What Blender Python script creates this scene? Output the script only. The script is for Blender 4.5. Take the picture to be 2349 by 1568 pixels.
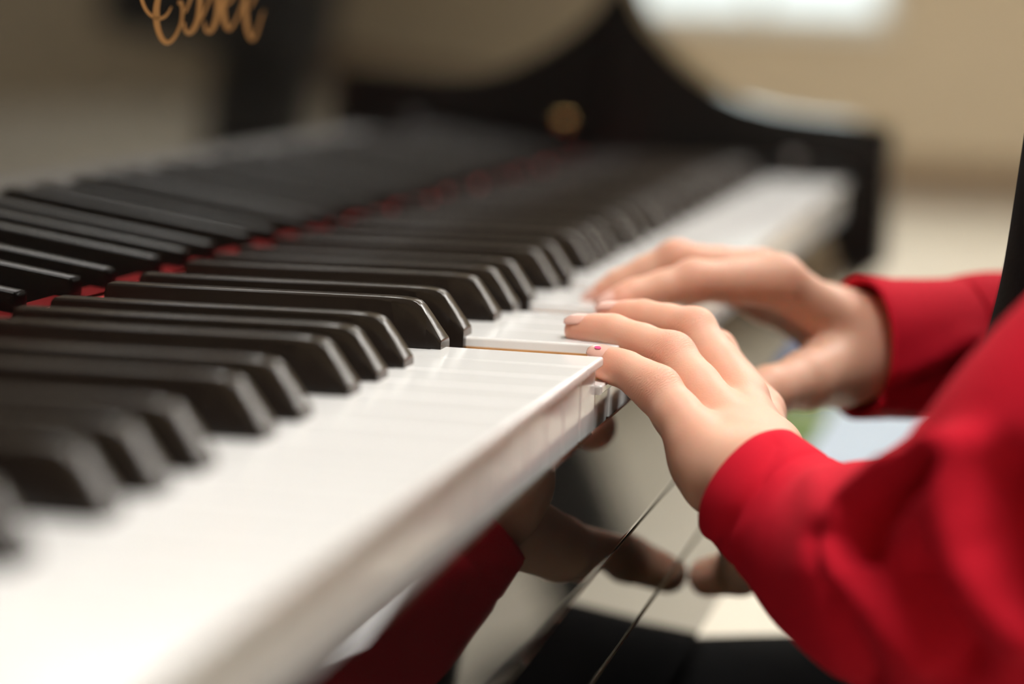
import bpy, bmesh, math
import numpy as np
from mathutils import Vector, Matrix

for o in list(bpy.data.objects):
    bpy.data.objects.remove(o, do_unlink=True)
S = bpy.context.scene
COL = S.collection

# ------------------------------------------------------------------ camera
# piano frame: X towards the player, Y towards the treble, Z up; z = 0 is the top of the white keys
CAMP = np.array([0.279297, -0.670024, 0.103149])
YAW, PITCH, ROLL, FPX = 0.223875, 0.140352, 0.032353, 5408.06
def cam_axes():
    cy, sy, cp, sp = math.cos(YAW), math.sin(YAW), math.cos(PITCH), math.sin(PITCH)
    f = np.array([-sy*cp, cy*cp, -sp]); r = np.array([cy, sy, 0]); u = np.cross(r, f)
    c, s = math.cos(ROLL), math.sin(ROLL)
    return np.array([c*r+s*u, -s*r+c*u, f])
RC = cam_axes()
cam_d = bpy.data.cameras.new('camera')
cam = bpy.data.objects.new('camera', cam_d); COL.objects.link(cam)
M = Matrix.Identity(4)
for i in range(3):
    M[i][0], M[i][1], M[i][2], M[i][3] = RC[0][i], RC[1][i], -RC[2][i], CAMP[i]
cam.matrix_world = M
cam_d.sensor_fit = 'HORIZONTAL'; cam_d.sensor_width = 36.0
cam_d.lens = FPX/2349*36.0
cam_d.clip_start = 0.02; cam_d.clip_end = 60
cam_d.dof.use_dof = True
cam_d.dof.focus_distance = 0.722
cam_d.dof.aperture_fstop = 3.9
S.camera = cam

# ------------------------------------------------------------------ world, exposure
S.view_settings.view_transform = 'Standard'
S.view_settings.look = 'None'
S.view_settings.gamma = 1.0
S.view_settings.use_curve_mapping = False
S.view_settings.exposure = 0.43
W = bpy.data.worlds.new('world'); S.world = W; W.use_nodes = True
bg = W.node_tree.nodes['Background']
bg.inputs[0].default_value = (0.86, 0.95, 0.92, 1); bg.inputs[1].default_value = 1.1
PANEL_EMIT = 15.0

FLOOR = -0.72

# ------------------------------------------------------------------ pixel helpers (direction only; the caller gives the plane)
def ray(px, py):
    return RC.T @ np.array([(px-1174.5)/FPX, -(py-784)/FPX, 1.0])
def onX(px, py, X):
    d = ray(px, py); return CAMP + d*(X-CAMP[0])/d[0]
def onY(px, py, Y):
    d = ray(px, py); return CAMP + d*(Y-CAMP[1])/d[1]
def project(P):
    d = (np.asarray(P)-CAMP) @ RC.T
    return np.stack([1174.5+FPX*d[..., 0]/d[..., 2], 784-FPX*d[..., 1]/d[..., 2]], -1)

# ------------------------------------------------------------------ object helpers
def tag(o, label=None, cat=None, group=None, kind=None):
    if label: o['label'] = label
    if cat: o['category'] = cat
    if group: o['group'] = group
    if kind: o['kind'] = kind
    return o
def setparent(o, p):
    if p is not None:
        o.parent = p
        m = Matrix.Identity(4); q = p
        chain = []
        while q is not None:
            chain.append(q); q = q.parent
        for q in reversed(chain):
            if q.parent: m = m @ q.matrix_parent_inverse
            m = m @ q.matrix_basis
        o.matrix_parent_inverse = m.inverted()
    return o
def empty(name, loc, label, cat, group=None):
    o = bpy.data.objects.new(name, None); COL.objects.link(o); o.location = loc
    o.empty_display_size = 0.05
    return tag(o, label, cat, group)
def link(name, me, mat=None, parent=None, loc=None, smooth=False):
    o = bpy.data.objects.new(name, me); COL.objects.link(o)
    if loc is not None: o.location = loc
    if mat is not None and not me.materials: me.materials.append(mat)
    if smooth and len(me.polygons):
        me.polygons.foreach_set('use_smooth', np.ones(len(me.polygons), dtype=bool))
    setparent(o, parent)
    return o
def from_bm(name, bm, mat=None, parent=None, loc=None, smooth=False):
    me = bpy.data.meshes.new(name); bmesh.ops.recalc_face_normals(bm, faces=bm.faces[:]); bm.to_mesh(me); bm.free()
    return link(name, me, mat, parent, loc, smooth)
def box_bm(bm, x0, x1, y0, y1, z0, z1):
    v = [bm.verts.new((x, y, z)) for x in (x0, x1) for y in (y0, y1) for z in (z0, z1)]
    for f in ((0,1,3,2), (4,6,7,5), (0,4,5,1), (2,3,7,6), (0,2,6,4), (1,5,7,3)):
        bm.faces.new([v[i] for i in f])
    return v
def box(name, x0, x1, y0, y1, z0, z1, mat, parent=None, bevel=0.0, seg=2):
    bm = bmesh.new(); box_bm(bm, x0, x1, y0, y1, z0, z1)
    if bevel: bmesh.ops.bevel(bm, geom=bm.edges[:], offset=bevel, segments=seg, affect='EDGES', profile=0.5)
    return from_bm(name, bm, mat, parent)
def prism_y(name, prof, y0, y1, mat, parent=None, bevel=0.0, seg=2, smooth=False):
    """profile in X-Z, swept along Y"""
    bm = bmesh.new()
    a = [bm.verts.new((x, y0, z)) for x, z in prof]; b = [bm.verts.new((x, y1, z)) for x, z in prof]
    bm.faces.new(a); bm.faces.new(b[::-1])
    n = len(prof)
    for i in range(n): bm.faces.new((a[i], b[i], b[(i+1) % n], a[(i+1) % n]))
    if bevel:
        e = [e for e in bm.edges if len(e.link_faces) == 2 and e.calc_face_angle(0) > 0.5]
        bmesh.ops.bevel(bm, geom=e, offset=bevel, segments=seg, affect='EDGES', profile=0.5)
    return from_bm(name, bm, mat, parent, smooth=smooth)
def cyl(name, c, axis, r, h, mat, parent=None, n=32, bevel=0.0):
    bm = bmesh.new()
    q = Vector((0, 0, 1)).rotation_difference(Vector(axis)).to_matrix().to_4x4()
    bmesh.ops.create_cone(bm, cap_ends=True, segments=n, radius1=r, radius2=r, depth=h, matrix=Matrix.Translation(Vector(c)) @ q)
    if bevel:
        e = [e for e in bm.edges if e.calc_face_angle(0) > 1]
        bmesh.ops.bevel(bm, geom=e, offset=bevel, segments=2, affect='EDGES', profile=0.5)
    return from_bm(name, bm, mat, parent)

# ------------------------------------------------------------------ materials
MATS = {}
def mat(name, col, rough=0.5, spec=0.5, metal=0.0, coat=0.0, coat_rough=0.03, noise=None, bump=None, sheen=0.0, sss=None, emit=None):
    """noise = (scale, amount) colour mottling; bump = (scale, strength, distance)"""
    m = bpy.data.materials.new(name); m.use_nodes = True
    nt = m.node_tree; b = nt.nodes['Principled BSDF']
    b.inputs['Base Color'].default_value = (*col, 1); b.inputs['Roughness'].default_value = rough
    b.inputs['Specular IOR Level'].default_value = spec; b.inputs['Metallic'].default_value = metal
    b.inputs['Coat Weight'].default_value = coat; b.inputs['Coat Roughness'].default_value = coat_rough
    b.inputs['Sheen Weight'].default_value = sheen
    if sss:
        b.inputs['Subsurface Weight'].default_value = sss[0]
        b.inputs['Subsurface Radius'].default_value = (1.0, 0.35, 0.2)
        b.inputs['Subsurface Scale'].default_value = sss[1]
    if emit:
        b.inputs['Emission Color'].default_value = (*emit[0], 1); b.inputs['Emission Strength'].default_value = emit[1]
    tc = nt.nodes.new('ShaderNodeTexCoord')
    if noise:
        n = nt.nodes.new('ShaderNodeTexNoise'); n.inputs['Scale'].default_value = noise[0]; n.inputs['Detail'].default_value = 4
        nt.links.new(tc.outputs['Object'], n.inputs['Vector'])
        mx = nt.nodes.new('ShaderNodeMix'); mx.data_type = 'RGBA'
        k = noise[1]
        mx.inputs[6].default_value = (*[c*(1-k) for c in col], 1); mx.inputs[7].default_value = (*[min(1, c*(1+k)) for c in col], 1)
        nt.links.new(n.outputs['Fac'], mx.inputs[0]); nt.links.new(mx.outputs[2], b.inputs['Base Color'])
    if bump:
        n = nt.nodes.new('ShaderNodeTexNoise'); n.inputs['Scale'].default_value = bump[0]; n.inputs['Detail'].default_value = 3
        nt.links.new(tc.outputs['Object'], n.inputs['Vector'])
        bp = nt.nodes.new('ShaderNodeBump'); bp.inputs['Strength'].default_value = bump[1]; bp.inputs['Distance'].default_value = bump[2]
        nt.links.new(n.outputs['Fac'], bp.inputs['Height']); nt.links.new(bp.outputs['Normal'], b.inputs['Normal'])
    MATS[name] = m
    return m
m_black = mat('black_polish', (0.004, 0.0036, 0.0034), 0.03, 0.5)
m_black.node_tree.nodes['Principled BSDF'].inputs['IOR'].default_value = 1.65
m_satin = mat('black_satin', (0.005, 0.0044, 0.004), 0.38, 0.35)
m_blackkey = mat('black_key_resin', (0.016, 0.0110, 0.0085), 0.21, 0.6, bump=(900, 0.08, 0.0002))
m_white = mat('white_key_plastic', (0.86, 0.86, 0.85), 0.12, 0.5)
m_wood = mat('key_wood', (0.72, 0.36, 0.11), 0.6, noise=(300, 0.15))
m_felt = mat('red_felt', (0.92, 0.022, 0.026), 0.95, 0.1, sheen=0.4, noise=(900, 0.3), bump=(2500, 0.6, 0.0006))
m_gold = mat('gold_leaf', (0.40, 0.20, 0.055), 0.4, metal=0.85)
m_brass = mat('brass', (0.75, 0.5, 0.18), 0.25, metal=1.0)
m_steel = mat('steel', (0.5, 0.5, 0.52), 0.3, metal=1.0)
m_floor = mat('floor_tile', (0.66, 0.62, 0.53), 0.5, noise=(6, 0.05))
m_wall = mat('wall_paint', (0.56, 0.47, 0.34), 0.8, noise=(3, 0.04))
m_ceil = mat('ceiling_paint', (0.75, 0.72, 0.66), 0.9)
m_skirt = mat('brown_skirting', (0.17, 0.10, 0.05), 0.5, noise=(12, 0.2))
m_frame = mat('window_frame', (0.8, 0.8, 0.76), 0.4)
m_panel = mat('lamp_diffuser', (0.9, 0.9, 0.88), 0.6, emit=((1.0, 0.975, 0.935), PANEL_EMIT))
m_leaf = mat('hedge_leaf', (0.10, 0.19, 0.05), 0.6, noise=(4, 0.5))
m_lawn = mat('lawn', (0.16, 0.25, 0.08), 0.9, noise=(3, 0.3))

# ------------------------------------------------------------------ room
RX0, RX1, RY0, RY1, RZ1 = -3.0, 3.2, -3.2, 10.5, 1.95
tag(box('floor', RX0, RX1, RY0, RY1, FLOOR-0.05, FLOOR, m_floor), kind='structure')
tag(box('ceiling', RX0, RX1, RY0, RY1, RZ1, RZ1+0.05, m_ceil), kind='structure')
tag(box('wall_left', RX0-0.1, RX0, RY0, RY1, FLOOR, RZ1, m_wall), kind='structure')
tag(box('wall_right', RX1, RX1+0.1, RY0, RY1, FLOOR, RZ1, m_wall), kind='structure')
tag(box('wall_back', RX0, RX1, RY0-0.1, RY0, FLOOR, RZ1, m_wall), kind='structure')
# far wall with a window opening
WX0, WX1, WZ0, WZ1 = -1.75, -0.52, 0.09, 1.25
bm = bmesh.new()
box_bm(bm, RX0, WX0, RY1, RY1+0.14, FLOOR, RZ1); box_bm(bm, WX1, RX1, RY1, RY1+0.14, FLOOR, RZ1)
box_bm(bm, WX0, WX1, RY1, RY1+0.14, FLOOR, WZ0); box_bm(bm, WX0, WX1, RY1, RY1+0.14, WZ1, RZ1)
tag(from_bm('wall_front', bm, m_wall), kind='structure')
tag(box('baseboard_front', RX0, RX1, RY1-0.02, RY1, FLOOR, FLOOR+0.17, m_skirt, bevel=0.004), kind='structure')
win = tag(bpy.data.objects.new('window_1', None), kind='structure'); COL.objects.link(win); win.location = ((WX0+WX1)/2, RY1, WZ0)
for a in ((WX0, WX0+0.05, WZ0, WZ1), (WX1-0.05, WX1, WZ0, WZ1), (WX0+0.05, WX1-0.05, WZ0, WZ0+0.05), (WX0+0.05, WX1-0.05, WZ1-0.05, WZ1), (-1.155, -1.115, WZ0+0.05, WZ1-0.05)):
    box('window_frame', a[0], a[1], RY1+0.03, RY1+0.09, a[2], a[3], m_frame, win, 0.003)
box('window_sill', WX0-0.04, WX1+0.04, RY1-0.05, RY1+0.10, WZ0-0.025, WZ0, m_frame, win, 0.004)

# foam mats on the floor past the treble end
m_mat1 = mat('pale_blue_foam', (0.42, 0.50, 0.60), 0.8, bump=(120, 0.2, 0.002))
m_mat2 = mat('green_foam', (0.20, 0.30, 0.10), 0.8, bump=(120, 0.2, 0.002))
tag(box('foam_mat', -0.75, 0.245, 3.45, 4.45, FLOOR+0.0005, FLOOR+0.014, m_mat1, bevel=0.004), 'pale blue foam mat on the cream floor behind the sleeves', 'mat')
tag(box('foam_mat', 0.38, 0.78, 3.72, 4.32, FLOOR+0.0005, FLOOR+0.014, m_mat2, bevel=0.004), 'green foam mat on the cream floor, mirrored in the piano front', 'mat')
m_mat3 = mat('blue_foam', (0.16, 0.24, 0.48), 0.8, bump=(120, 0.2, 0.002))
tag(box('foam_mat', 0.38, 0.85, 4.50, 5.15, FLOOR+0.0005, FLOOR+0.014, m_mat3, bevel=0.004), 'strong blue foam mat lying beyond the green one', 'mat')
# outdoors: lawn and a clipped hedge below the sky
tag(box('lawn', -14, 14, RY1+0.3, RY1+25, FLOOR-0.3, FLOOR-0.1, m_lawn), 'green lawn outside the far window', 'lawn', kind='stuff')

# ceiling lamps; the last three are added to lighten the far walls
def ceiling_light(x, y, label):
    t = empty('ceiling_light', (x, y, RZ1), label, 'lamp', 'flush ceiling lamps')
    for a in ((-0.62, -0.60, -0.32, 0.32), (0.60, 0.62, -0.32, 0.32), (-0.60, 0.60, -0.32, -0.30), (-0.60, 0.60, 0.30, 0.32)):
        box('frame', x+a[0], x+a[1], y+a[2], y+a[3], RZ1-0.05, RZ1, m_frame, t)
    box('diffuser', x-0.60, x+0.60, y-0.30, y+0.30, RZ1-0.04, RZ1-0.02, m_panel, t)
for x, y, l in ((0.70, -0.32, 'white ceiling lamp over the player and the keys'), (0.9, 1.6, 'white ceiling lamp past the treble end of the piano'),
                (-1.5, 3.6, 'white ceiling lamp over the middle of the room'), (1.6, 4.2, 'white ceiling lamp added by the right wall to lighten it'), (-0.3, 7.6, 'white ceiling lamp added near the far window to lighten the wall'), (2.55, 6.4, 'white ceiling lamp added in the far right corner to brighten the wall')):
    ceiling_light(x, y, l)

# ------------------------------------------------------------------ piano
piano = empty('grand_piano', (-0.55, 0.235, FLOOR), 'black polished grand piano with gold lettering and red felt behind the keys', 'piano')
KW, OCT = 0.0235, 0.1645
PIV = -0.12                                     # keys rock about this line
BOFF = {1: .02115, 3: .04935, 6: .0906, 8: .1175, 10: .1444}
Y_LO, Y_HI = -4*OCT+5*KW, 5*OCT+KW
GAP = 0.0005
BH = 0.0066                                     # half width of the slot left for a black key
names = 'CDEFGAB'
semis = dict(zip(names, (0, 2, 4, 5, 7, 9, 11)))
def white_outline(k, first=False, last=False):
    """outline in X-Y; y = 0 at the key's bass edge"""
    i = names.index(k); y0 = i*KW
    l = BOFF.get(semis[k]-1); r = BOFF.get(semis[k]+1)
    if first: l = None
    if last: r = None
    ya, yb = GAP/2, KW-GAP/2
    tl = ya if l is None else l+BH-y0
    tr = yb if r is None else r-BH-y0
    xs, xb, xf = 0.0985, -0.022, 0.150
    P = [(xf, ya), (xf, yb), (xs, yb)]
    if tr < yb-1e-5: P.append((xs, tr))
    P += [(xb, tr), (xb, tl)]
    if tl > ya+1e-5: P.append((xs, tl))
    P.append((xs, ya))
    out = []
    for p in P:
        if not out or (abs(p[0]-out[-1][0])+abs(p[1]-out[-1][1])) > 1e-6: out.append(p)
    return out
def extrude_poly(bm, P, z0, z1):
    a = [bm.verts.new((x-PIV, y, z0)) for x, y in P]; b = [bm.verts.new((x-PIV, y, z1)) for x, y in P]
    bm.faces.new(a[::-1]); top = bm.faces.new(b); n = len(P)
    for i in range(n): bm.faces.new((a[i], a[(i+1) % n], b[(i+1) % n], b[i]))
    return top
WM = {}
def white_meshes(k, first=False, last=False):
    key = (k, first, last)
    if key in WM: return WM[key]
    P = white_outline(k, first, last)
    bm = bmesh.new()
    top = extrude_poly(bm, P, -0.0030, 0.0)
    e = [e for e in bm.edges if all(abs(v.co.z) < 1e-6 for v in e.verts)]
    e += [e for e in bm.edges if abs(e.verts[0].co.z-e.verts[1].co.z) > 0.002 and all(v.co.x > 0.149-PIV for v in e.verts)]
    e += [e for e in bm.edges if all(abs(v.co.z+0.003) < 1e-6 and v.co.x > 0.149-PIV for v in e.verts)]
    bmesh.ops.bevel(bm, geom=e, offset=0.0007, segments=3, affect='EDGES', profile=0.5)
    v = box_bm(bm, 0.1445-PIV, 0.1478-PIV, GAP/2+0.0004, KW-GAP/2-0.0004, -0.0225, -0.0025)
    ed = [e for e in bm.edges if all(abs(w.co.x-(0.1478-PIV)) < 1e-6 for w in e.verts) and abs(e.verts[0].co.z-e.verts[1].co.z) > 0.01]
    bmesh.ops.bevel(bm, geom=ed, offset=0.0006, segments=2, affect='EDGES', profile=0.5)
    bmesh.ops.recalc_face_normals(bm, faces=bm.faces[:])
    me = bpy.data.meshes.new('white_key'); bm.to_mesh(me); bm.free(); me.materials.append(m_white)
    bm = bmesh.new()
    Q = [(min(x, 0.1443), min(max(y, GAP/2+0.0006), KW-GAP/2-0.0006)) for x, y in P]
    extrude_poly(bm, Q, -0.0225, -0.0031)
    bmesh.ops.recalc_face_normals(bm, faces=bm.faces[:])
    mw = bpy.data.meshes.new('key_wood'); bm.to_mesh(mw); bm.free(); mw.materials.append(m_wood)
    WM[key] = (me, mw)
    return WM[key]
PRESSED = {(0, 'D'): 0.0088, (0, 'A'): 0.0062, (1, 'D'): 0.006}
def white_key(o, k, first=False, last=False):
    y = o*OCT+names.index(k)*KW
    me, mw = white_meshes(k, first, last)
    a = bpy.data.objects.new('white_key', me); COL.objects.link(a)
    a.location = (PIV, y, 0)
    dip = PRESSED.get((o, k), 0)
    a.rotation_euler = (0, math.atan(dip/0.265), 0)
    setparent(a, piano)
    b = bpy.data.objects.new('key_wood', mw); COL.objects.link(b); b.parent = a
    b.location = (0, 0, 0)
    return a
seq = [(-4, 'A'), (-4, 'B')] + [(o, k) for o in range(-3, 5) for k in names] + [(5, 'C')]
for i, (o, k) in enumerate(seq):
    white_key(o, k, first=(i == 0), last=(i == len(seq)-1))

# black key: X-Z profile with a sloping, rounded nose and drafted sides
def black_mesh():
    # station: x, top z, half width of the top, depth and half width of the chamfer's lower edge
    st = [(-0.0088, 0.0128, 0.0030, 0.0016, 0.0040), (-0.0077, 0.0140, 0.0035, 0.0008, 0.0041), (0.0400, 0.0144, 0.0035, 0.0007, 0.0041), (0.0800, 0.0148, 0.0035, 0.0007, 0.0041),
          (0.0845, 0.0148, 0.0034, 0.0013, 0.0041), (0.0880, 0.0147, 0.0033, 0.0028, 0.0042), (0.0905, 0.0144, 0.0032, 0.0043, 0.0043), (0.0925, 0.0138, 0.0032, 0.0052, 0.0045),
          (0.0940, 0.0125, 0.0033, 0.0049, 0.0047), (0.0962, 0.0095, 0.0036, 0.0034, 0.0049), (0.0985, 0.0062, 0.0040, 0.0018, 0.0051), (0.1004, 0.0034, 0.0046, 0.0008, 0.0052), (0.1010, 0.0026, 0.0047, 0.0006, 0.0052)]
    bm = bmesh.new(); rings = []
    for x, z, ht, dz, hs in st:
        zs = z-dz; hb = 0.0054
        rings.append([bm.verts.new((x-PIV, y, zz)) for y, zz in ((-hb, -0.012), (-hb, -0.001), (-hs, zs), (-ht, z), (ht, z), (hs, zs), (hb, -0.001), (hb, -0.012))])
    for p, q in zip(rings[:-1], rings[1:]):
        for i in range(8): bm.faces.new((p[i], q[i], q[(i+1) % 8], p[(i+1) % 8]))
    bm.faces.new(rings[0]); bm.faces.new(rings[-1][::-1])
    bmesh.ops.recalc_face_normals(bm, faces=bm.faces[:])
    e = [e for e in bm.edges if e.calc_face_angle(0) > 0.45 and all(v.co.z > -0.0005 for v in e.verts)]
    bmesh.ops.bevel(bm, geom=e, offset=0.00025, segments=2, affect='EDGES', profile=0.5, clamp_overlap=True)
    bmesh.ops.recalc_face_normals(bm, faces=bm.faces[:])
    me = bpy.data.meshes.new('black_key'); bm.to_mesh(me); bm.free(); me.materials.append(m_blackkey)
    me.polygons.foreach_set('use_smooth', np.ones(len(me.polygons), dtype=bool))
    me.set_sharp_from_angle(angle=math.radians(24))
    return me
bme = black_mesh()
for o in range(-4, 5):
    for s in (1, 3, 6, 8, 10):
        if o == -4 and s != 10: continue
        a = bpy.data.objects.new('black_key', bme); COL.objects.link(a)
        a.location = (PIV, o*OCT+BOFF[s], 0); setparent(a, piano)

# fallboard: leans a little over the keys, polished like a mirror
TAU = math.radians(3.7)
FX = -0.0150
def fb_x(z): return FX + z*math.tan(TAU)
YA, YB = Y_LO-0.026, Y_HI+0.026
fz0, fz1 = 0.0095, 0.165
fb = prism_y('fallboard', [(fb_x(fz0), fz0), (fb_x(fz1), fz1), (fb_x(fz1)-0.010, fz1+0.006), (fb_x(fz1)-0.022, fz1), (fb_x(fz0)-0.022, fz0)], YA, YB, m_black, piano, 0.0012)
box('felt_strip', FX-0.010, -0.0025, Y_LO, Y_HI, 0.0008, 0.0078, m_felt, piano, 0.0012)

# gold script inlaid in the fallboard
def fb_point(px, py):
    d = ray(px, py)      # plane x - tan(TAU) z = FX
    t = math.tan(TAU)
    k = (FX+0.00012-(CAMP[0]-t*CAMP[2]))/(d[0]-t*d[2])
    return CAMP+d*k
def catmull(P, n=8):
    P = np.asarray(P, float); Q = np.vstack([2*P[0]-P[1], P, 2*P[-1]-P[-2]]); out = []
    for i in range(1, len(Q)-2):
        for t in np.linspace(0, 1, n, endpoint=False):
            p0, p1, p2, p3 = Q[i-1], Q[i], Q[i+1], Q[i+2]
            out.append(0.5*((2*p1)+(-p0+p2)*t+(2*p0-5*p1+4*p2-p3)*t*t+(-p0+3*p1-3*p2+p3)*t**3))
    out.append(P[-1]); return np.array(out)
def stroke(bm, pts):
    """pts: (x, y, width) in units of the lettering sketch"""
    C = catmull(pts, 7); n = len(C)
    T = np.gradient(C[:, :2], axis=0); T /= np.linalg.norm(T, axis=1)[:, None]+1e-9
    N = np.stack([-T[:, 1], T[:, 0]], 1)
    L = C[:, :2]+N*C[:, 2:3]/2; Rr = C[:, :2]-N*C[:, 2:3]/2
    vl = [bm.verts.new(fb_point(250+p[0]/4.698, p[1]/4.698)) for p in L]
    vr = [bm.verts.new(fb_point(250+p[0]/4.698, p[1]/4.698)) for p in Rr]
    for i in range(n-1): bm.faces.new((vl[i], vl[i+1], vr[i+1], vr[i]))
STROKES = [
    [[(430, -190, 30), (370, -120, 42), (352, -20, 42), (385, 80, 40), (435, 150, 38), (490, 188, 36), (545, 200, 34), (600, 180, 30), (640, 135, 24), (672, 72, 14)],
     [(690, -420, 30), (650, -470, 34), (560, -440, 46), (500, -330, 54), (520, -230, 46), (600, -170, 36), (560, -110, 46), (527, 0, 60), (510, 110, 68), (512, 230, 66), (532, 330, 64), (570, 415, 58), (618, 458, 52), (672, 440, 40), (728, 365, 34), (775, 255, 32), (790, 150, 32), (788, 70, 34), (768, 20, 44), (752, 50, 26)]],
    [[(822, 135, 22), (850, 70, 26), (875, 0, 30), (920, -120, 30), (950, -190, 34), (975, -120, 46), (982, 0, 54), (972, 140, 58), (945, 250, 56), (900, 330, 52), (855, 358, 42), (820, 320, 34), (810, 240, 20)]],
    [[(960, 250, 20), (1010, 170, 26), (1060, 60, 26), (1090, -20, 30), (1130, -130, 34), (1155, -110, 44), (1170, 0, 52), (1168, 130, 56), (1145, 245, 54), (1105, 325, 46), (1070, 345, 38), (1038, 310, 32), (1028, 230, 18)]],
    [[(1250, 60, 22), (1300, 25, 26), (1345, -45, 28), (1330, -120, 34), (1280, -110, 44), (1242, -20, 58), (1232, 110, 62), (1248, 230, 58), (1285, 312, 46), (1325, 290, 32), (1375, 205, 28), (1420, 95, 26), (1450, -10, 22)]],
    [[(1400, -110, 26), (1440, -130, 40), (1462, -40, 54), (1468, 90, 58), (1478, 220, 56), (1500, 340, 52), (1538, 420, 44), (1580, 385, 30), (1615, 280, 24), (1650, 160, 20), (1672, 110, 10)],
     [(1640, -120, 26), (1600, -100, 34), (1560, 0, 26), (1520, 80, 22)]],
]
for s in STROKES:
    bm = bmesh.new()
    for p in s: stroke(bm, p)
    tag(from_bm('gold_letter', bm, m_gold, fb))
cyl('brass_pin', (fb_x(0.036)+0.0015, 0.735, 0.037), (1, 0, 0), 0.0032, 0.004, m_brass, fb, 24, 0.0006)

# cheeks, arms and rim
def arm(y0, y1):
    prof = [(0.1735, -0.056), (0.1735, 0.0330), (0.1716, 0.0352), (0.1476, 0.0378), (0.119, 0.0398), (0.098, 0.0420), (0.0762, 0.0468), (0.060, 0.0535), (0.0467, 0.0622), (0.034, 0.0712),
            (0.0227, 0.0815), (0.0140, 0.0905), (0.0070, 0.0995), (0.0000, 0.1130), (-0.006, 0.132), (-0.010, 0.160), (-0.012, 0.215), (-0.12, 0.215), (-0.12, -0.1295), (0.120, -0.1295), (0.150, -0.085), (0.166, -0.060)]
    o = prism_y('arm', prof, y0, y1, m_satin, piano, 0.0015)
    o.data.materials.append(m_black)                 # the top sweep is polished, the cheek is satin
    for p in o.data.polygons:
        if p.normal.z > 0.25 or (p.normal.x > 0.25 and p.center.z > 0.04): p.material_index = 1
    return o
arm(Y_HI+0.0265, Y_HI+0.078); arm(Y_LO-0.078, Y_LO-0.0265)
for y0, y1 in ((Y_HI+0.0015, Y_HI+0.0262), (Y_LO-0.0262, Y_LO-0.0015)):
    kb = prism_y('key_block', [(-0.012, -0.03), (-0.012, 0.010), (0.135, 0.010), (0.150, 0.006), (0.156, -0.004), (0.156, -0.03)], y0, y1, m_satin, piano, 0.0015)
    cyl('screw', (0.113, (y0+y1)/2, 0.0125), (0, 0, 1), 0.0055, 0.005, m_steel, kb, 24, 0.0008)
# keyslip: rounded black rail in front of the keys
SX = 0.1590
ks = [(SX-0.0080, -0.0240), (SX-0.0080, -0.0196), (SX-0.0076, -0.0192), (SX-0.0072, -0.0196)]
ks += [(SX-0.0022+0.0022*math.cos(t), -0.0538-0.0022*math.sin(t)) for t in np.linspace(-0.18, math.pi/2, 14)]
ks += [(SX-0.0080, -0.0560)]
prism_y('keyslip', ks, Y_LO-0.0262, Y_HI+0.0262, m_black, piano)
prism_y('keybed_rail', [(0.10, -0.0562), (SX-0.0008, -0.0562), (SX-0.0004, -0.0564), (SX-0.0012, -0.0888), (SX-0.0014, -0.0889), (0.10, -0.0889)], Y_LO-0.0262, Y_HI+0.0262, m_black, piano)
prism_y('keybed', [(-0.40, -0.0890), (SX-0.0009, -0.0890), (SX-0.0005, -0.0894), (SX-0.0005, -0.1290), (SX-0.0010, -0.1295), (-0.40, -0.1295)], Y_LO-0.0262, Y_HI+0.0262, m_black, piano)
# case: curved rim, lid, legs
ya, yb = Y_LO-0.078, Y_HI+0.078
def rim_outline(off=0.0):
    P = [(-0.121, ya+off), (-0.121, yb-off)]
    for t in np.linspace(0, 1, 30)[1:]:
        x = -0.121-1.42*t
        y = yb-off-0.86*(3*t*t-2*t**3)*0.9-0.02*t
        P.append((x, y))
    for t in np.linspace(0, 1, 10)[1:]:
        a = math.pi*0.5*t
        P.append((-1.541-0.10*math.sin(a), P[30][1]*(1-t)+(ya+off)*t))
    return P
def plate(name, P, z0, z1, m, parent, bevel=0.002):
    bm = bmesh.new()
    a = [bm.verts.new((x, y, z0)) for x, y in P]; b = [bm.verts.new((x, y, z1)) for x, y in P]
    bm.faces.new(a); bm.faces.new(b[::-1]); n = len(P)
    for i in range(n): bm.faces.new((a[i], b[i], b[(i+1) % n], a[(i+1) % n]))
    return from_bm(name, bm, m, parent)
plate('rim', rim_outline(), -0.1295, 0.215, m_black, piano)
plate('lid', rim_outline(-0.008), 0.2155, 0.232, m_black, piano)
for x, y in ((-0.18, ya+0.10), (-0.18, yb-0.10), (-1.35, ya+0.2)):
    lg = prism_y('leg', [(x-0.045, -0.1297), (x+0.045, -0.1297), (x+0.032, FLOOR+0.07), (x-0.032, FLOOR+0.07)], y-0.04, y+0.04, m_black, piano, 0.004)
    cyl('caster', (x, y, FLOOR+0.034), (0, 1, 0), 0.034, 0.03, m_brass, lg, 24, 0.003)

# ------------------------------------------------------------------ implicit-surface bodies
def sd_cap(P, a, b, ra, rb):
    a = np.asarray(a, np.float32); b = np.asarray(b, np.float32); ba = b-a
    L = float(ba @ ba)+1e-12
    pa = P-a
    h = np.clip((pa @ ba)/L, 0, 1)
    return np.sqrt(((pa-h[..., None]*ba)**2).sum(-1))-(ra+(rb-ra)*h)
def sd_ell(P, c, r):
    q = (P-np.asarray(c, np.float32))/np.asarray(r, np.float32)
    k = np.sqrt((q*q).sum(-1))
    return (k-1)*min(r)
def smin(a, b, k):
    h = np.clip(0.5+0.5*(b-a)/k, 0, 1)
    return b+(a-b)*h-k*h*(1-h)
def chain(P, pts, k=0.002):
    """pts: list of (point, radius)"""
    d = None
    for (a, ra), (b, rb) in zip(pts[:-1], pts[1:]):
        e = sd_cap(P, a, b, ra, rb)
        d = e if d is None else smin(d, e, k)
    return d
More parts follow.
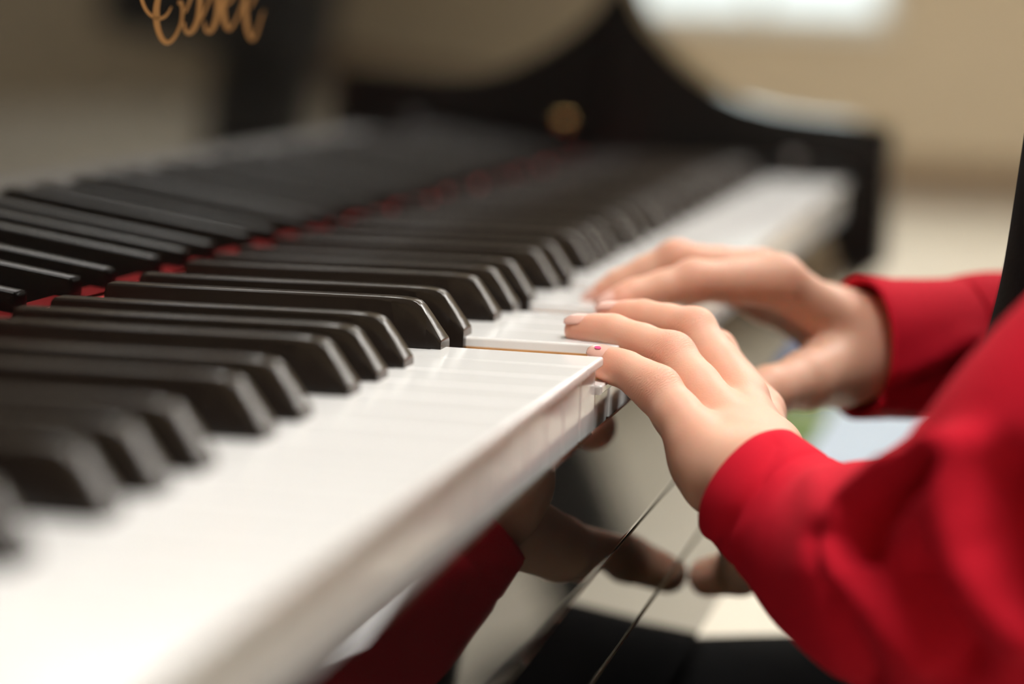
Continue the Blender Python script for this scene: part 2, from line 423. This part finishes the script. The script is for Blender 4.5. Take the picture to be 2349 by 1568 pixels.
def surface_nets(fn, lo, hi, h, smooth=3):
    lo = np.asarray(lo, float); hi = np.asarray(hi, float)
    n = np.ceil((hi-lo)/h).astype(int)+1
    ax = [np.float32(lo[i])+np.arange(n[i], dtype=np.float32)*np.float32(h) for i in range(3)]
    V = np.empty(n, np.float32)
    step = max(1, int(400000/(n[1]*n[2])))
    for i in range(0, n[0], step):
        X, Y, Z = np.meshgrid(ax[0][i:i+step], ax[1], ax[2], indexing='ij')
        V[i:i+step] = fn(np.stack([X, Y, Z], -1))
    ins = V < 0
    c = n-1
    def sl(a, o): return a[o[0]:o[0]+c[0], o[1]:o[1]+c[1], o[2]:o[2]+c[2]]
    cnt = np.zeros(c, np.int8)
    offs = [(i, j, k) for i in (0, 1) for j in (0, 1) for k in (0, 1)]
    for o in offs: cnt += sl(ins, o)
    cells = np.argwhere((cnt > 0) & (cnt < 8))
    idx = -np.ones(c, np.int64); idx[tuple(cells.T)] = np.arange(len(cells))
    acc = np.zeros((len(cells), 3)); num = np.zeros(len(cells))
    for o in offs:
        for a in range(3):
            if o[a]: continue
            p = list(o); p[a] = 1
            i0 = cells+np.array(o); i1 = cells+np.array(p)
            v0 = V[tuple(i0.T)]; v1 = V[tuple(i1.T)]
            m = (v0 < 0) != (v1 < 0)
            t = np.where(m, v0/np.where(m, v0-v1, 1), 0)
            q = np.tile(np.array(o, float), (len(cells), 1)); q[:, a] = t
            acc += q*m[:, None]; num += m
    verts = lo+(cells+acc/num[:, None])*h
    quads = []
    for a in range(3):
        b, d = (a+1) % 3, (a+2) % 3
        s0 = [slice(1, n[i]-1) for i in range(3)]; s1 = list(s0)
        s0[a] = slice(0, n[a]-1); s1[a] = slice(1, n[a])
        A = ins[tuple(s0)]; B = ins[tuple(s1)]
        for flip, mm in ((False, A & ~B), (True, ~A & B)):
            e = np.argwhere(mm)
            if not len(e): continue
            e = e+np.array([0 if i == a else 1 for i in range(3)])
            q = []
            for db, dd in ((0, 0), (1, 0), (1, 1), (0, 1)):
                g = e.copy(); g[:, b] -= 1-db; g[:, d] -= 1-dd
                q.append(idx[tuple(g.T)])
            q = np.stack(q, 1)
            if flip: q = q[:, ::-1]
            quads.append(q)
    quads = np.vstack(quads); quads = quads[(quads >= 0).all(1)]
    for it in range(smooth):                       # light Laplacian smoothing
        s = np.zeros_like(verts); k = np.zeros(len(verts))
        for i in range(4):
            u, w = quads[:, i], quads[:, (i+1) % 4]
            for j in range(3):
                s[:, j] += np.bincount(u, verts[w, j], len(verts))+np.bincount(w, verts[u, j], len(verts))
            k += np.bincount(u, minlength=len(verts))+np.bincount(w, minlength=len(verts))
        verts = verts*0.5+0.5*s/np.maximum(k, 1)[:, None]
    return verts, quads
def mesh_np(name, verts, faces):
    me = bpy.data.meshes.new(name)
    me.vertices.add(len(verts)); me.vertices.foreach_set('co', np.asarray(verts, np.float32).ravel())
    nf = len(faces); k = faces.shape[1]
    me.loops.add(nf*k); me.loops.foreach_set('vertex_index', np.asarray(faces, np.int32).ravel())
    me.polygons.add(nf); me.polygons.foreach_set('loop_start', np.arange(0, nf*k, k, dtype=np.int32))
    me.update(calc_edges=True); me.validate()
    me.polygons.foreach_set('use_smooth', np.ones(len(me.polygons), dtype=bool))
    return me

# ------------------------------------------------------------------ the player's hands
def Y(px, py, y): return onY(px, py, y)
LH = {   # joint: (point, radius) from the tip to the knuckle
    'little': [(Y(1382, 831, .036), .0052), (Y(1438, 848, .033), .0057), (Y(1508, 893, .029), .0070), (Y(1596, 1005, .018), .0088)],
    'ring':   [(Y(1331, 758, .060), .0052), (Y(1405, 762, .057), .0058), (Y(1540, 817, .051), .0074), (Y(1652, 958, .035), .0086)],
    'middle': [(Y(1400, 729, .080), .0052), (Y(1475, 728, .078), .0058), (Y(1591, 758, .072), .0072), (Y(1700, 915, .054), .0088)],
    'index':  [(Y(1430, 742, .103), .0050), (Y(1500, 745, .101), .0054), (Y(1640, 805, .094), .0068), (Y(1738, 948, .072), .0090)],
}
LW = Y(1742, 1108, .006)
TC = onX(1578, 1330, SX-0.0005)
LTH = [(TC+np.array([.0074, -.001, .002]), .0072), (TC+np.array([.020, -.008, .007]), .0085), (Y(1730, 1200, .066), .0098), (Y(1735, 1120, .030), .0120)]
LPALM = [(Y(1604, 1060, .016), .0092), (Y(1640, 1110, .010), .0095), (Y(1778, 1030, .032), .0085)]
RPALM = [(Y(1900, 735, .185), .0130), (Y(1915, 850, .172), .0120)]
RH = {
    'index':  [(Y(1398, 706, .128), .0050), (Y(1455, 676, .133), .0055), (Y(1590, 645, .142), .0074), (Y(1785, 645, .160), .0100)],
    'middle': [(Y(1364, 694, .161), .0048), (Y(1420, 652, .163), .0055), (Y(1550, 596, .168), .0070), (Y(1742, 630, .183), .0095)],
    'ring':   [(Y(1450, 672, .186), .0048), (Y(1490, 650, .187), .0054), (Y(1590, 612, .190), .0066), (Y(1740, 655, .201), .0090)],
    'little': [(Y(1530, 690, .203), .0046), (Y(1570, 672, .205), .0050), (Y(1640, 650, .208), .0060), (Y(1755, 690, .214), .0082)],
}
RW = Y(1975, 792, .190)
RTH = [(Y(1690, 935, .116), .0078), (Y(1765, 897, .130), .0085), (Y(1850, 872, .150), .0095), (Y(1945, 835, .178), .0125)]
def lerp(a, b, t): return np.asarray(a)*(1-t)+np.asarray(b)*t
def hand_fn(F, wrist, thumb, elbow, wr=0.0140, extra=()):
    wr_dir = (np.asarray(elbow)-wrist); wr_dir = wr_dir/np.linalg.norm(wr_dir)
    mc = [F[k][3] for k in ('index', 'middle', 'ring', 'little')]
    spread = np.asarray(mc[0][0])-np.asarray(mc[3][0]); spread /= np.linalg.norm(spread)
    def fn(P):
        palm = None
        for i, (p, r) in enumerate(mc):
            w = wrist+spread*(0.006-0.0040*i)
            e = sd_cap(P, p, w, r*0.92, 0.0105)
            palm = e if palm is None else smin(palm, e, 0.0035)
        for i in range(3):
            e = sd_cap(P, lerp(lerp(mc[i][0], mc[i+1][0], .5), wrist, .30), wrist, 0.0078, 0.0105)
            palm = smin(palm, e, 0.005)
        for p, r in extra: palm = smin(palm, sd_cap(P, p, wrist, r, r), 0.006)
        palm = smin(palm, sd_cap(P, wrist, wrist+wr_dir*0.07, wr, wr*1.03), 0.007)
        palm = smin(palm, chain(P, [thumb[2], thumb[3], (wrist, 0.011)], 0.004), 0.008)
        th = chain(P, thumb, 0.003)
        d = smin(palm, th, 0.004)
        fing = None
        for k in ('index', 'middle', 'ring', 'little'):
            f = F[k]
            g = chain(P, [(f[0][0], f[0][1]), (lerp(f[0][0], f[1][0], .55), f[0][1]*1.08), (f[1][0], f[1][1]), (lerp(f[1][0], f[2][0], .5), f[1][1]*1.12), (f[2][0], f[2][1]*0.98), (lerp(f[2][0], f[3][0], .5), f[2][1]*1.07), (f[3][0], f[3][1])], 0.0015)
            g = smin(g, np.sqrt(((P-np.asarray(f[2][0], np.float32))**2).sum(-1))-f[2][1]*1.0, 0.003)
            fing = g if fing is None else smin(fing, g, 0.0009)
        return smin(d, fing, 0.0026)
    return fn
def hand_mesh(F, wrist, thumb, elbow, extra, wr, h=0.0008):
    pts = np.array([p for f in F.values() for p, r in f]+[p for p, r in thumb]+[wrist])
    d = (np.asarray(elbow)-wrist); d = d/np.linalg.norm(d)
    end = wrist+d*0.055
    lo = np.minimum(pts.min(0)-0.010, end-0.024); hi = np.maximum(pts.max(0)+0.016, end+0.024)
    lo = np.minimum(lo, wrist-0.024); hi = np.maximum(hi, wrist+0.024)
    f0 = hand_fn(F, wrist, thumb, elbow, wr, extra)
    dd = d.astype(np.float32); ee = end.astype(np.float32)
    def fn(P): return np.maximum(f0(P), (P-ee) @ dd)
    return surface_nets(fn, lo, hi, h, 3)
EL = Y(2570, 1030, -.085); LM = Y(1955, 1285, -.022); RM = Y(2180, 803, .208); ER = np.array([0.315, 0.305, -0.050])
SL = np.array([0.415, -0.030, 0.120]); SR = np.array([0.415, 0.230, 0.120])

def skin_attr(V, hands):
    """redness of fingertips and knuckles, and a coordinate along each finger for the knuckle creases"""
    red = np.zeros(len(V)); cr = np.zeros(len(V)); mk = np.zeros(len(V))
    for F, dors in hands:
        for k, f in F.items():
            for j, (amp, s) in ((0, (1.0, .0075)), (2, (.75, .0060)), (3, (.35, .008))):
                d = np.linalg.norm(V-f[j][0], axis=1); red = np.maximum(red, amp*np.exp(-(d/s)**2))
            for j, s in ((2, .0050), (1, .0024)):
                ax = (f[j+1][0]-f[j-1][0]); ax = ax/np.linalg.norm(ax)
                q = V-f[j][0]; d = np.linalg.norm(q, axis=1)
                side = np.clip((q @ dors)/(f[j][1])+0.35, 0, 1)
                g = np.exp(-(d/(s*1.6))**4)*side
                upd = g > mk
                cr[upd] = (q @ ax)[upd]; mk = np.maximum(mk, g)
    return red, cr, mk
def body_fn(P):
    d = smin(sd_cap(P, (.425, .055, -.165), (.360, .050, -.04), .080, .090), sd_cap(P, (.425, .150, -.165), (.360, .155, -.04), .080, .090), 0.03)
    d = smin(d, sd_cap(P, (.360, .050, -.04), (.366, .055, .075), .090, .086), 0.02)
    d = smin(d, sd_cap(P, (.360, .155, -.04), (.366, .150, .075), .090, .086), 0.02)
    d = smin(d, sd_cap(P, SL, SR, .046, .046), 0.03)
    d = smin(d, sd_cap(P, (.41, .102, .13), (.395, .102, .215), .037, .033), 0.02)
    hd = sd_ell(P, (.372, .102, .315), (.088, .070, .100))
    hd = smin(hd, sd_ell(P, (.335, .102, .260), (.048, .045, .045)), 0.03)
    hd = smin(hd, sd_cap(P, (.286, .102, .312), (.276, .102, .284), .006, .010), 0.01)
    for s in (-1, 1): hd = smin(hd, sd_ell(P, (.380, .102+s*.073, .300), (.018, .010, .028)), 0.006)
    d = smin(d, hd, 0.015)
    return d
def legs_fn(P):
    d = None
    for y, kx in ((.075, .100), (.200, .235)):
        e = chain(P, [((.43, y, -.172), .062), ((.06, kx, -.208), .048), ((.10, kx, -.40), .044), ((.12, kx, -.635), .030)], 0.02)
        d = e if d is None else smin(d, e, 0.01)
    return d
def arm_fn(P):
    d = None
    for w, mm, e, s in ((LW, LM, EL, SL), (RW, RM, ER, SR)):
        u = (w-mm)/np.linalg.norm(w-mm)
        c = chain(P, [(w-u*0.035, .0125), (mm, .016), (e, .024), (lerp(e, s, .5), .031), (s, .040)], 0.01)
        d = c if d is None else np.minimum(d, c)
    return d
def feet_fn(P):
    d = None
    for y in (.02, .18):
        e = chain(P, [((.17, y, FLOOR+.055), .034), ((.10, y, FLOOR+.040), .034), ((.03, y, FLOOR+.032), .030)], 0.02)
        d = e if d is None else np.minimum(d, e)
    return np.maximum(d, FLOOR+0.002-P[..., 2])
parts = [hand_mesh(LH, LW, LTH, LM, LPALM, 0.0142), hand_mesh(RH, RW, RTH, RM, RPALM, 0.0185)]
parts.append(surface_nets(lambda P: smin(smin(body_fn(P), arm_fn(P), 0.01), legs_fn(P), 0.02), (-.02, -.24, -.72), (.56, .42, .46), 0.0065, 3))
V = np.vstack([p[0] for p in parts]); o = 0; Fq = []
for v, q in parts: Fq.append(q+o); o += len(v)
Fq = np.vstack(Fq)
me = mesh_np('body', V, Fq)
dorsL = np.array([-.15, -.45, .88]); dorsR = np.array([0., -.1, .99])
red, cr, mk = skin_attr(V, ((LH, dorsL), (RH, dorsR)))
for n, a in (('redness', red), ('crease', cr), ('crease_mask', mk)):
    at = me.attributes.new(n, 'FLOAT', 'POINT'); at.data.foreach_set('value', a.astype(np.float32))

def skin_material():
    m = bpy.data.materials.new('skin'); m.use_nodes = True; nt = m.node_tree; b = nt.nodes['Principled BSDF']
    N = nt.nodes.new; Lk = nt.links.new
    def attr(n):
        a = N('ShaderNodeAttribute'); a.attribute_name = n; return a.outputs['Fac']
    tc = N('ShaderNodeTexCoord')
    n1 = N('ShaderNodeTexNoise'); n1.inputs['Scale'].default_value = 110; n1.inputs['Detail'].default_value = 4; Lk(tc.outputs['Object'], n1.inputs['Vector'])
    c1 = N('ShaderNodeMix'); c1.data_type = 'RGBA'
    c1.inputs[6].default_value = (0.75, 0.425, 0.300, 1); c1.inputs[7].default_value = (0.81, 0.500, 0.370, 1); Lk(n1.outputs['Fac'], c1.inputs[0])
    c2 = N('ShaderNodeMix'); c2.data_type = 'RGBA'; c2.inputs[7].default_value = (0.80, 0.27, 0.19, 1)
    mu = N('ShaderNodeMath'); mu.operation = 'MULTIPLY'; mu.inputs[1].default_value = 0.8; Lk(attr('redness'), mu.inputs[0])
    Lk(mu.outputs[0], c2.inputs[0]); Lk(c1.outputs[2], c2.inputs[6]); Lk(c2.outputs[2], b.inputs['Base Color'])
    b.inputs['Roughness'].default_value = 0.48; b.inputs['Specular IOR Level'].default_value = 0.35
    b.inputs['Subsurface Weight'].default_value = 0.6; b.inputs['Subsurface Radius'].default_value = (1, .38, .22); b.inputs['Subsurface Scale'].default_value = 0.006
    # fine cross-hatched skin relief and the wavy creases over the knuckles
    vo = N('ShaderNodeTexVoronoi'); vo.inputs['Scale'].default_value = 1500; Lk(tc.outputs['Object'], vo.inputs['Vector'])
    wob = N('ShaderNodeTexNoise'); wob.inputs['Scale'].default_value = 420; Lk(tc.outputs['Object'], wob.inputs['Vector'])
    ad = N('ShaderNodeMath'); ad.operation = 'MULTIPLY_ADD'; ad.inputs[1].default_value = 0.0030; Lk(wob.outputs['Fac'], ad.inputs[0]); Lk(attr('crease'), ad.inputs[2])
    sc = N('ShaderNodeMath'); sc.operation = 'MULTIPLY'; sc.inputs[1].default_value = 7500; Lk(ad.outputs[0], sc.inputs[0])
    sn = N('ShaderNodeMath'); sn.operation = 'SINE'; Lk(sc.outputs[0], sn.inputs[0])
    mm = N('ShaderNodeMath'); mm.operation = 'MULTIPLY'; Lk(sn.outputs[0], mm.inputs[0]); Lk(attr('crease_mask'), mm.inputs[1])
    b1 = N('ShaderNodeBump'); b1.inputs['Strength'].default_value = 0.12; b1.inputs['Distance'].default_value = 0.00022; Lk(vo.outputs['Distance'], b1.inputs['Height'])
    b2 = N('ShaderNodeBump'); b2.inputs['Strength'].default_value = 0.8; b2.inputs['Distance'].default_value = 0.00014; Lk(mm.outputs[0], b2.inputs['Height'])
    Lk(b1.outputs['Normal'], b2.inputs['Normal']); Lk(b2.outputs['Normal'], b.inputs['Normal'])
    return m
m_skin = skin_material()
person = empty('person', (.40, .10, FLOOR), 'person in red top, black vest and black trousers playing the piano with both hands', 'person')
body = link('body', me, m_skin, person)
body['label'] = 'bare hands with bent fingers on the white keys'

# fingernails
m_nail = mat('fingernail', (0.80, 0.47, 0.39), 0.3, 0.5, coat=0.2)
m_polish = mat('pink_nail_polish', (0.85, 0.06, 0.25), 0.2, coat=0.5)
def nail(F, up, l0=-0.55, l1=0.92, ang=46, name='fingernail'):
    (t, rt), (dj, rd) = F[0], F[1]
    ax = (t-dj)/np.linalg.norm(t-dj)
    up = np.asarray(up, float); up = up-ax*(up @ ax); up /= np.linalg.norm(up); sd = np.cross(ax, up)
    n, k = 13, 11; P = []
    for i in range(n):
        s = -1+2*i/(n-1)
        for j in range(k):
            a = (-1+2*j/(k-1))
            w = math.sqrt(max(0, 1-abs(s)**5))
            th = math.radians(ang)*a*max(w, 0.25)
            u = (l0+(l1-l0)*(s+1)/2)*rt
            rr = rt*1.03+0.00004
            if u > 0.0:
                rr = math.sqrt(max(rr*rr-(u*0.78)**2, 1e-9)) if u < rr*1.2 else 0.001
            P.append(t+ax*u+rr*(math.cos(th)*up+math.sin(th)*sd))
    fc = [(i*k+j, (i+1)*k+j, (i+1)*k+j+1, i*k+j+1) for i in range(n-1) for j in range(k-1)]
    me = mesh_np(name, np.array(P), np.array(fc))
    ob = link(name, me, m_nail, body)
    md = ob.modifiers.new('thick', 'SOLIDIFY'); md.thickness = 0.0003; md.offset = 0
    return ob, np.array(P).reshape(n, k, 3), up
for k, up in (('little', (-.25, -.28, .93)), ('ring', (-.25, -.22, .95)), ('middle', (-.25, -.1, .97)), ('index', (-.25, 0, .97))):
    ob, P, u = nail(LH[k], up)
    if k == 'little':
        c = P[6, 4]+u*0.00030
        ax = (P[8, 4]-P[4, 4]); ax /= np.linalg.norm(ax); sd = np.cross(ax, u)
        R = [c+ax*0.0012*math.cos(a)*(1+.2*math.sin(2*a))+sd*0.0008*math.sin(a) for a in np.linspace(0, 2*math.pi, 14, endpoint=False)]
        bm = bmesh.new(); bm.faces.new([bm.verts.new(p) for p in R])
        po = from_bm('nail_polish_chip', bm, m_polish, body); po['label'] = 'small chip of pink nail polish'
        md = po.modifiers.new('thick', 'SOLIDIFY'); md.thickness = 0.0002
for k, up in (('index', (-.45, -.35, .82)), ('middle', (-.45, -.35, .82)), ('ring', (-.4, -.1, .9)), ('little', (-.4, 0, .9))):
    nail(RH[k], up)

# ------------------------------------------------------------------ clothing
def cloth_material(name, c0, c1, weave, bump):
    m = bpy.data.materials.new(name); m.use_nodes = True; nt = m.node_tree; b = nt.nodes['Principled BSDF']
    N = nt.nodes.new; Lk = nt.links.new
    tc = N('ShaderNodeTexCoord')
    n1 = N('ShaderNodeTexNoise'); n1.inputs['Scale'].default_value = 60; n1.inputs['Detail'].default_value = 5; Lk(tc.outputs['Object'], n1.inputs['Vector'])
    c = N('ShaderNodeMix'); c.data_type = 'RGBA'; c.inputs[6].default_value = (*c0, 1); c.inputs[7].default_value = (*c1, 1); Lk(n1.outputs['Fac'], c.inputs[0]); Lk(c.outputs[2], b.inputs['Base Color'])
    b.inputs['Roughness'].default_value = 0.85; b.inputs['Specular IOR Level'].default_value = 0.15
    b.inputs['Sheen Weight'].default_value = 0.0; b.inputs['Sheen Roughness'].default_value = 0.5
    w = N('ShaderNodeTexWave'); w.inputs['Scale'].default_value = weave; w.bands_direction = 'DIAGONAL'; Lk(tc.outputs['UV'], w.inputs['Vector'])
    w2 = N('ShaderNodeTexNoise'); w2.inputs['Scale'].default_value = 1800; Lk(tc.outputs['Object'], w2.inputs['Vector'])
    ad = N('ShaderNodeMath'); ad.operation = 'ADD'; Lk(w.outputs['Fac'], ad.inputs[0]); Lk(w2.outputs['Fac'], ad.inputs[1])
    bp = N('ShaderNodeBump'); bp.inputs['Strength'].default_value = bump; bp.inputs['Distance'].default_value = 0.0004; Lk(ad.outputs[0], bp.inputs['Height']); Lk(bp.outputs['Normal'], b.inputs['Normal'])
    return m
m_red = cloth_material('red_jersey', (0.60, 0.009, 0.027), (0.70, 0.013, 0.036), 0.0, 0.25)
m_vest = mat('black_knit', (0.0035, 0.003, 0.0032), 0.95, 0.1, bump=(700, 0.5, 0.0008))
m_trouser = mat('black_trouser', (0.004, 0.004, 0.0045), 0.9, 0.12, bump=(400, 0.3, 0.0008))
m_shoe = mat('black_shoe', (0.012, 0.012, 0.013), 0.35)
m_hair = mat('dark_brown_hair', (0.035, 0.018, 0.010), 0.45, noise=(80, 0.4), bump=(160, 0.6, 0.004))

def seg_dist(Q, poly):
    poly = np.asarray(poly, float); d = np.full(len(Q), 1e9)
    for a, b in zip(poly[:-1], poly[1:]):
        ab = b-a; t = np.clip(((Q-a) @ ab)/(ab @ ab), 0, 1)
        d = np.minimum(d, np.linalg.norm(Q-a-t[:, None]*ab, axis=1))
    return d
def sleeve(name, pts, folds, ns=170, nr=120, seed=0, rim=0.0022, hem=0.014):
    C = catmull([list(p)+[r] for p, r in pts], 40)
    s = np.concatenate([[0], np.cumsum(np.linalg.norm(np.diff(C[:, :3], axis=0), axis=1))])
    u = np.linspace(0, s[-1], ns)
    Cn = np.stack([np.interp(u, s, C[:, i]) for i in range(4)], 1)
    T = np.gradient(Cn[:, :3], axis=0); T /= np.linalg.norm(T, axis=1)[:, None]
    up = np.array([0, 0, 1.]); Nf = []
    nv = up-T[0]*(up @ T[0]); nv /= np.linalg.norm(nv)
    for i in range(ns):
        nv = nv-T[i]*(nv @ T[i]); nv /= np.linalg.norm(nv); Nf.append(nv)
    Nf = np.array(Nf); Bf = np.cross(T, Nf)
    th = np.linspace(0, 2*math.pi, nr, endpoint=False)
    dirs = np.cos(th)[None, :, None]*Nf[:, None]+np.sin(th)[None, :, None]*Bf[:, None]
    rng = np.random.RandomState(seed)
    base = Cn[:, None, :3]+dirs*Cn[:, 3][:, None, None]
    flat = base.reshape(-1, 3); px = project(flat)
    face = (dirs.reshape(-1, 3)*(CAMP-flat)).sum(1) > 0
    disp = np.zeros(len(flat))
    for poly, amp, w in folds:
        d = seg_dist(px, poly); disp += amp*np.exp(-(d/w)**2)*face
    disp = np.clip(disp, -0.0095, 0.0078)
    # generic soft wrinkles all round
    U, TH = np.meshgrid(u, th, indexing='ij')
    g = np.zeros(U.shape)
    for i in range(7):
        k = rng.uniform(25, 70); m = rng.randint(1, 4); ph = rng.uniform(0, 6.28)
        g += rng.uniform(.2, .5)*np.sin(U*k+m*TH+ph)
    ramp = np.clip((U-0.03)/0.06, 0, 1)
    disp = disp.reshape(U.shape)+0.0007*g*ramp
    seam = 0.0006*np.exp(-((U-hem)/0.0011)**2); disp -= seam
    R = base+dirs*disp[..., None]
    # turned-in cuff: rings running back inside the opening
    ins = []
    for ds, dr in ((0.030, -0.0035), (0.015, -0.0032), (0.004, -0.0028), (0.0005, -0.0022), (-0.0006, -0.0012)):
        i = np.searchsorted(u, max(ds, 0)); i = min(i, ns-1)
        c = Cn[0, :3]+T[0]*ds if ds < 0.004 else Cn[i, :3]
        rr = Cn[0, 3] if ds < 0.004 else Cn[i, 3]
        ins.append(c+dirs[i]*(rr+dr))
    R = np.concatenate([np.array(ins), R]); n = len(R)
    V = R.reshape(-1, 3)
    I, J = np.meshgrid(np.arange(n-1), np.arange(nr), indexing='ij'); J2 = (J+1) % nr
    F = np.stack([I*nr+J, I*nr+J2, (I+1)*nr+J2, (I+1)*nr+J], -1).reshape(-1, 4)
    me = mesh_np(name, V, F)
    ob = link(name, me, m_red, person)
    return ob
FL = [
    ([(2175, 1018), (2060, 1085), (1965, 1165), (1932, 1235), (1945, 1305)], .0078, 21),
    ([(1945, 1305), (2010, 1375), (2060, 1440), (2125, 1510)], .0072, 32),
    ([(2150, 1070), (2070, 1128), (2003, 1195), (1985, 1275)], -.0095, 22),
    ([(2120, 1160), (2090, 1220), (2060, 1280)], .0030, 30),
    ([(2215, 1030), (2185, 1150), (2200, 1260), (2265, 1370), (2349, 1450)], .0075, 45),
    ([(1893, 1240), (1905, 1340), (1935, 1450), (1990, 1568)], -.0055, 34),
    ([(2290, 1090), (2300, 1240), (2349, 1340)], -.0090, 62),
    ([(2085, 1300), (2140, 1400), (2210, 1520)], -.0085, 48),
    ([(1780, 1020), (1745, 1100), (1700, 1170), (1640, 1245)], -.0012, 18),
    ([(1730, 1010), (1690, 1080), (1640, 1160), (1620, 1230)], .0008, 40),
    ([(1870, 1110), (1865, 1200), (1845, 1300)], .0014, 40),
]
EL = Y(2570, 1030, -.085)
sl = sleeve('sleeve', [(Y(1724, 1112, .008), .0198), (Y(1842, 1215, -.004), .0225), (Y(1955, 1285, -.022), .0285), (Y(2145, 1325, -.050), .0365), (Y(2390, 1260, -.075), .0440), (EL, .0425), (lerp(EL, SL, .35), .045), (lerp(EL, SL, .7), .049), (SL+np.array([.005, .005, .0]), .053), (SL+np.array([0, .05, .012]), .050)], FL, ns=260, nr=180, seed=3)
sl['label'] = 'red jersey sleeve with deep folds, nearer the camera'
FR = [
    ([(2080, 860), (2150, 820), (2230, 780)], .0022, 30),
    ([(2060, 905), (2150, 880), (2250, 850)], -.0025, 30),
    ([(2010, 925), (2120, 935), (2300, 940)], .0020, 16),
    ([(2230, 840), (2270, 880), (2300, 900)], -.003, 30),
]
sr = sleeve('sleeve', [(Y(1966, 797, .184), .0262), (Y(2070, 800, .195), .0258), (Y(2180, 803, .208), .0268), (Y(2330, 810, .228), .0300), (ER, .041), (lerp(ER, SR, .5), .048), (SR+np.array([.005, -.005, 0]), .053), (SR+np.array([0, -.05, .012]), .050)], FR, seed=8)
sr['label'] = 'red jersey sleeve reaching past the near arm'

def cut_shell(name, fn, lo, hi, h, m, label=None):
    v, q = surface_nets(fn, lo, hi, h, 4)
    ob = link(name, mesh_np(name, v, q), m, person)
    if label: ob['label'] = label
    return ob
def torso_only(P):
    d = smin(sd_cap(P, (.425, .055, -.165), (.360, .050, -.04), .080, .090), sd_cap(P, (.425, .150, -.165), (.360, .155, -.04), .080, .090), 0.03)
    d = smin(d, sd_cap(P, (.360, .050, -.04), (.366, .055, .075), .090, .086), 0.02)
    d = smin(d, sd_cap(P, (.360, .155, -.04), (.366, .150, .075), .090, .086), 0.02)
    return smin(d, sd_cap(P, SL+np.array([0, .03, 0]), SR-np.array([0, .03, 0]), .046, .046), 0.03)
cut_shell('vest', lambda P: np.maximum(np.maximum(torso_only(P)-0.010, -0.20-P[..., 2]), 0.030-np.sqrt(((P-np.array([.40, .102, .20], np.float32))**2).sum(-1))), (.24, -.09, -.24), (.56, .30, .20), 0.005, m_vest, 'black knitted vest')
cut_shell('trousers', lambda P: smin(legs_fn(P)-0.007, np.maximum(smin(sd_cap(P, (.425, .055, -.165), (.40, .05, -.13), .088, .096), sd_cap(P, (.425, .150, -.165), (.40, .15, -.13), .088, .096), .03), P[..., 2]+0.11), 0.02), (-.02, -.09, -.70), (.56, .34, -.04), 0.0055, m_trouser, 'black trousers')
for yy in (.10, .235):
    cut_shell('shoe', lambda P, yy=yy: np.maximum(chain(P, [((.14, yy, FLOOR+.058), .040), ((.07, yy, FLOOR+.044), .040), ((.00, yy, FLOOR+.036), .035)], 0.02), np.maximum(FLOOR+0.001-P[..., 2], P[..., 2]-(FLOOR+.09))), (-.06, yy-.06, FLOOR-.01), (.20, yy+.06, FLOOR+.12), 0.005, m_shoe)
cut_shell('hair', lambda P: np.maximum(smin(sd_ell(P, (.385, .102, .325), (.098, .082, .106)), sd_cap(P, (.44, .102, .30), (.455, .102, .14), .055, .03), .03), -smin(sd_ell(P, (.290, .102, .285), (.075, .066, .085)), sd_ell(P, (.30, .102, .22), (.08, .08, .06)), .02)), (.26, -.01, .08), (.55, .22, .46), 0.006, m_hair)
for s in (-1, 1):
    bm = bmesh.new(); bmesh.ops.create_uvsphere(bm, u_segments=16, v_segments=10, radius=0.0095, matrix=Matrix.Translation((.2945, .102+s*.030, .318)))
    from_bm('eye', bm, mat('eye', (0.05, 0.03, 0.02), 0.1), person, smooth=True)
bm = bmesh.new()
bmesh.ops.create_uvsphere(bm, u_segments=16, v_segments=8, radius=1.0, matrix=Matrix.Translation((.2895, .102, .256)) @ Matrix.Diagonal((.004, .018, .005, 1)))
from_bm('mouth', bm, mat('lips', (0.55, 0.2, 0.17), 0.4), person, smooth=True)

# ------------------------------------------------------------------ bench
m_seat = mat('bench_leather', (0.012, 0.011, 0.011), 0.4, bump=(500, 0.2, 0.0006))
bench = empty('piano_bench', (.50, .10, FLOOR), 'black padded piano bench under the player', 'bench')
BZ = -0.262
box('cushion', .33, .66, -.22, .42, BZ-0.05, BZ, m_seat, bench, 0.014, 4)
box('apron', .345, .645, -.205, .405, BZ-0.115, BZ-0.0505, m_black, bench, 0.003)
for x in (.365, .625):
    for y in (-.185, .385):
        box('leg', x-.02, x+.02, y-.02, y+.02, FLOOR, BZ-0.1155, m_black, bench, 0.003)

# ------------------------------------------------------------------ invented speaker, stands in for an unidentified dark shape mirrored in the fallboard
m_cab = mat('stand_in_cabinet', (0.006, 0.006, 0.007), 0.6)
m_cone = mat('stand_in_cone', (0.02, 0.02, 0.022), 0.45)
sx, sy = 1.13, 3.55
stand = empty('stand_in_column', (sx, sy, FLOOR), 'thick black column, lower part of a stand-in for a dark mirrored shape', 'stand')
box('base', sx-.17, sx+.30, sy-.17, sy+.17, FLOOR, FLOOR+.03, m_cab, stand, .006)
box('column', sx-.085, sx+.085, sy-.075, sy+.075, FLOOR+.0305, -0.1455, m_cab, stand, .02, 4)
spk = empty('stand_in_speaker', (sx+.10, sy, -.145), 'invented black box speaker on a column, stand-in for a dark mirrored shape', 'stand_in_speaker')
box('cabinet', sx-.09, sx+.29, sy-.14, sy+.14, -.145, .36, m_cab, spk, .02, 4)
for z, r in ((.01, .11), (.24, .06)):
    cyl('cone', (sx+.10, sy-.141, z), (0, 1, 0), r, .012, m_cone, spk, 40, .003)
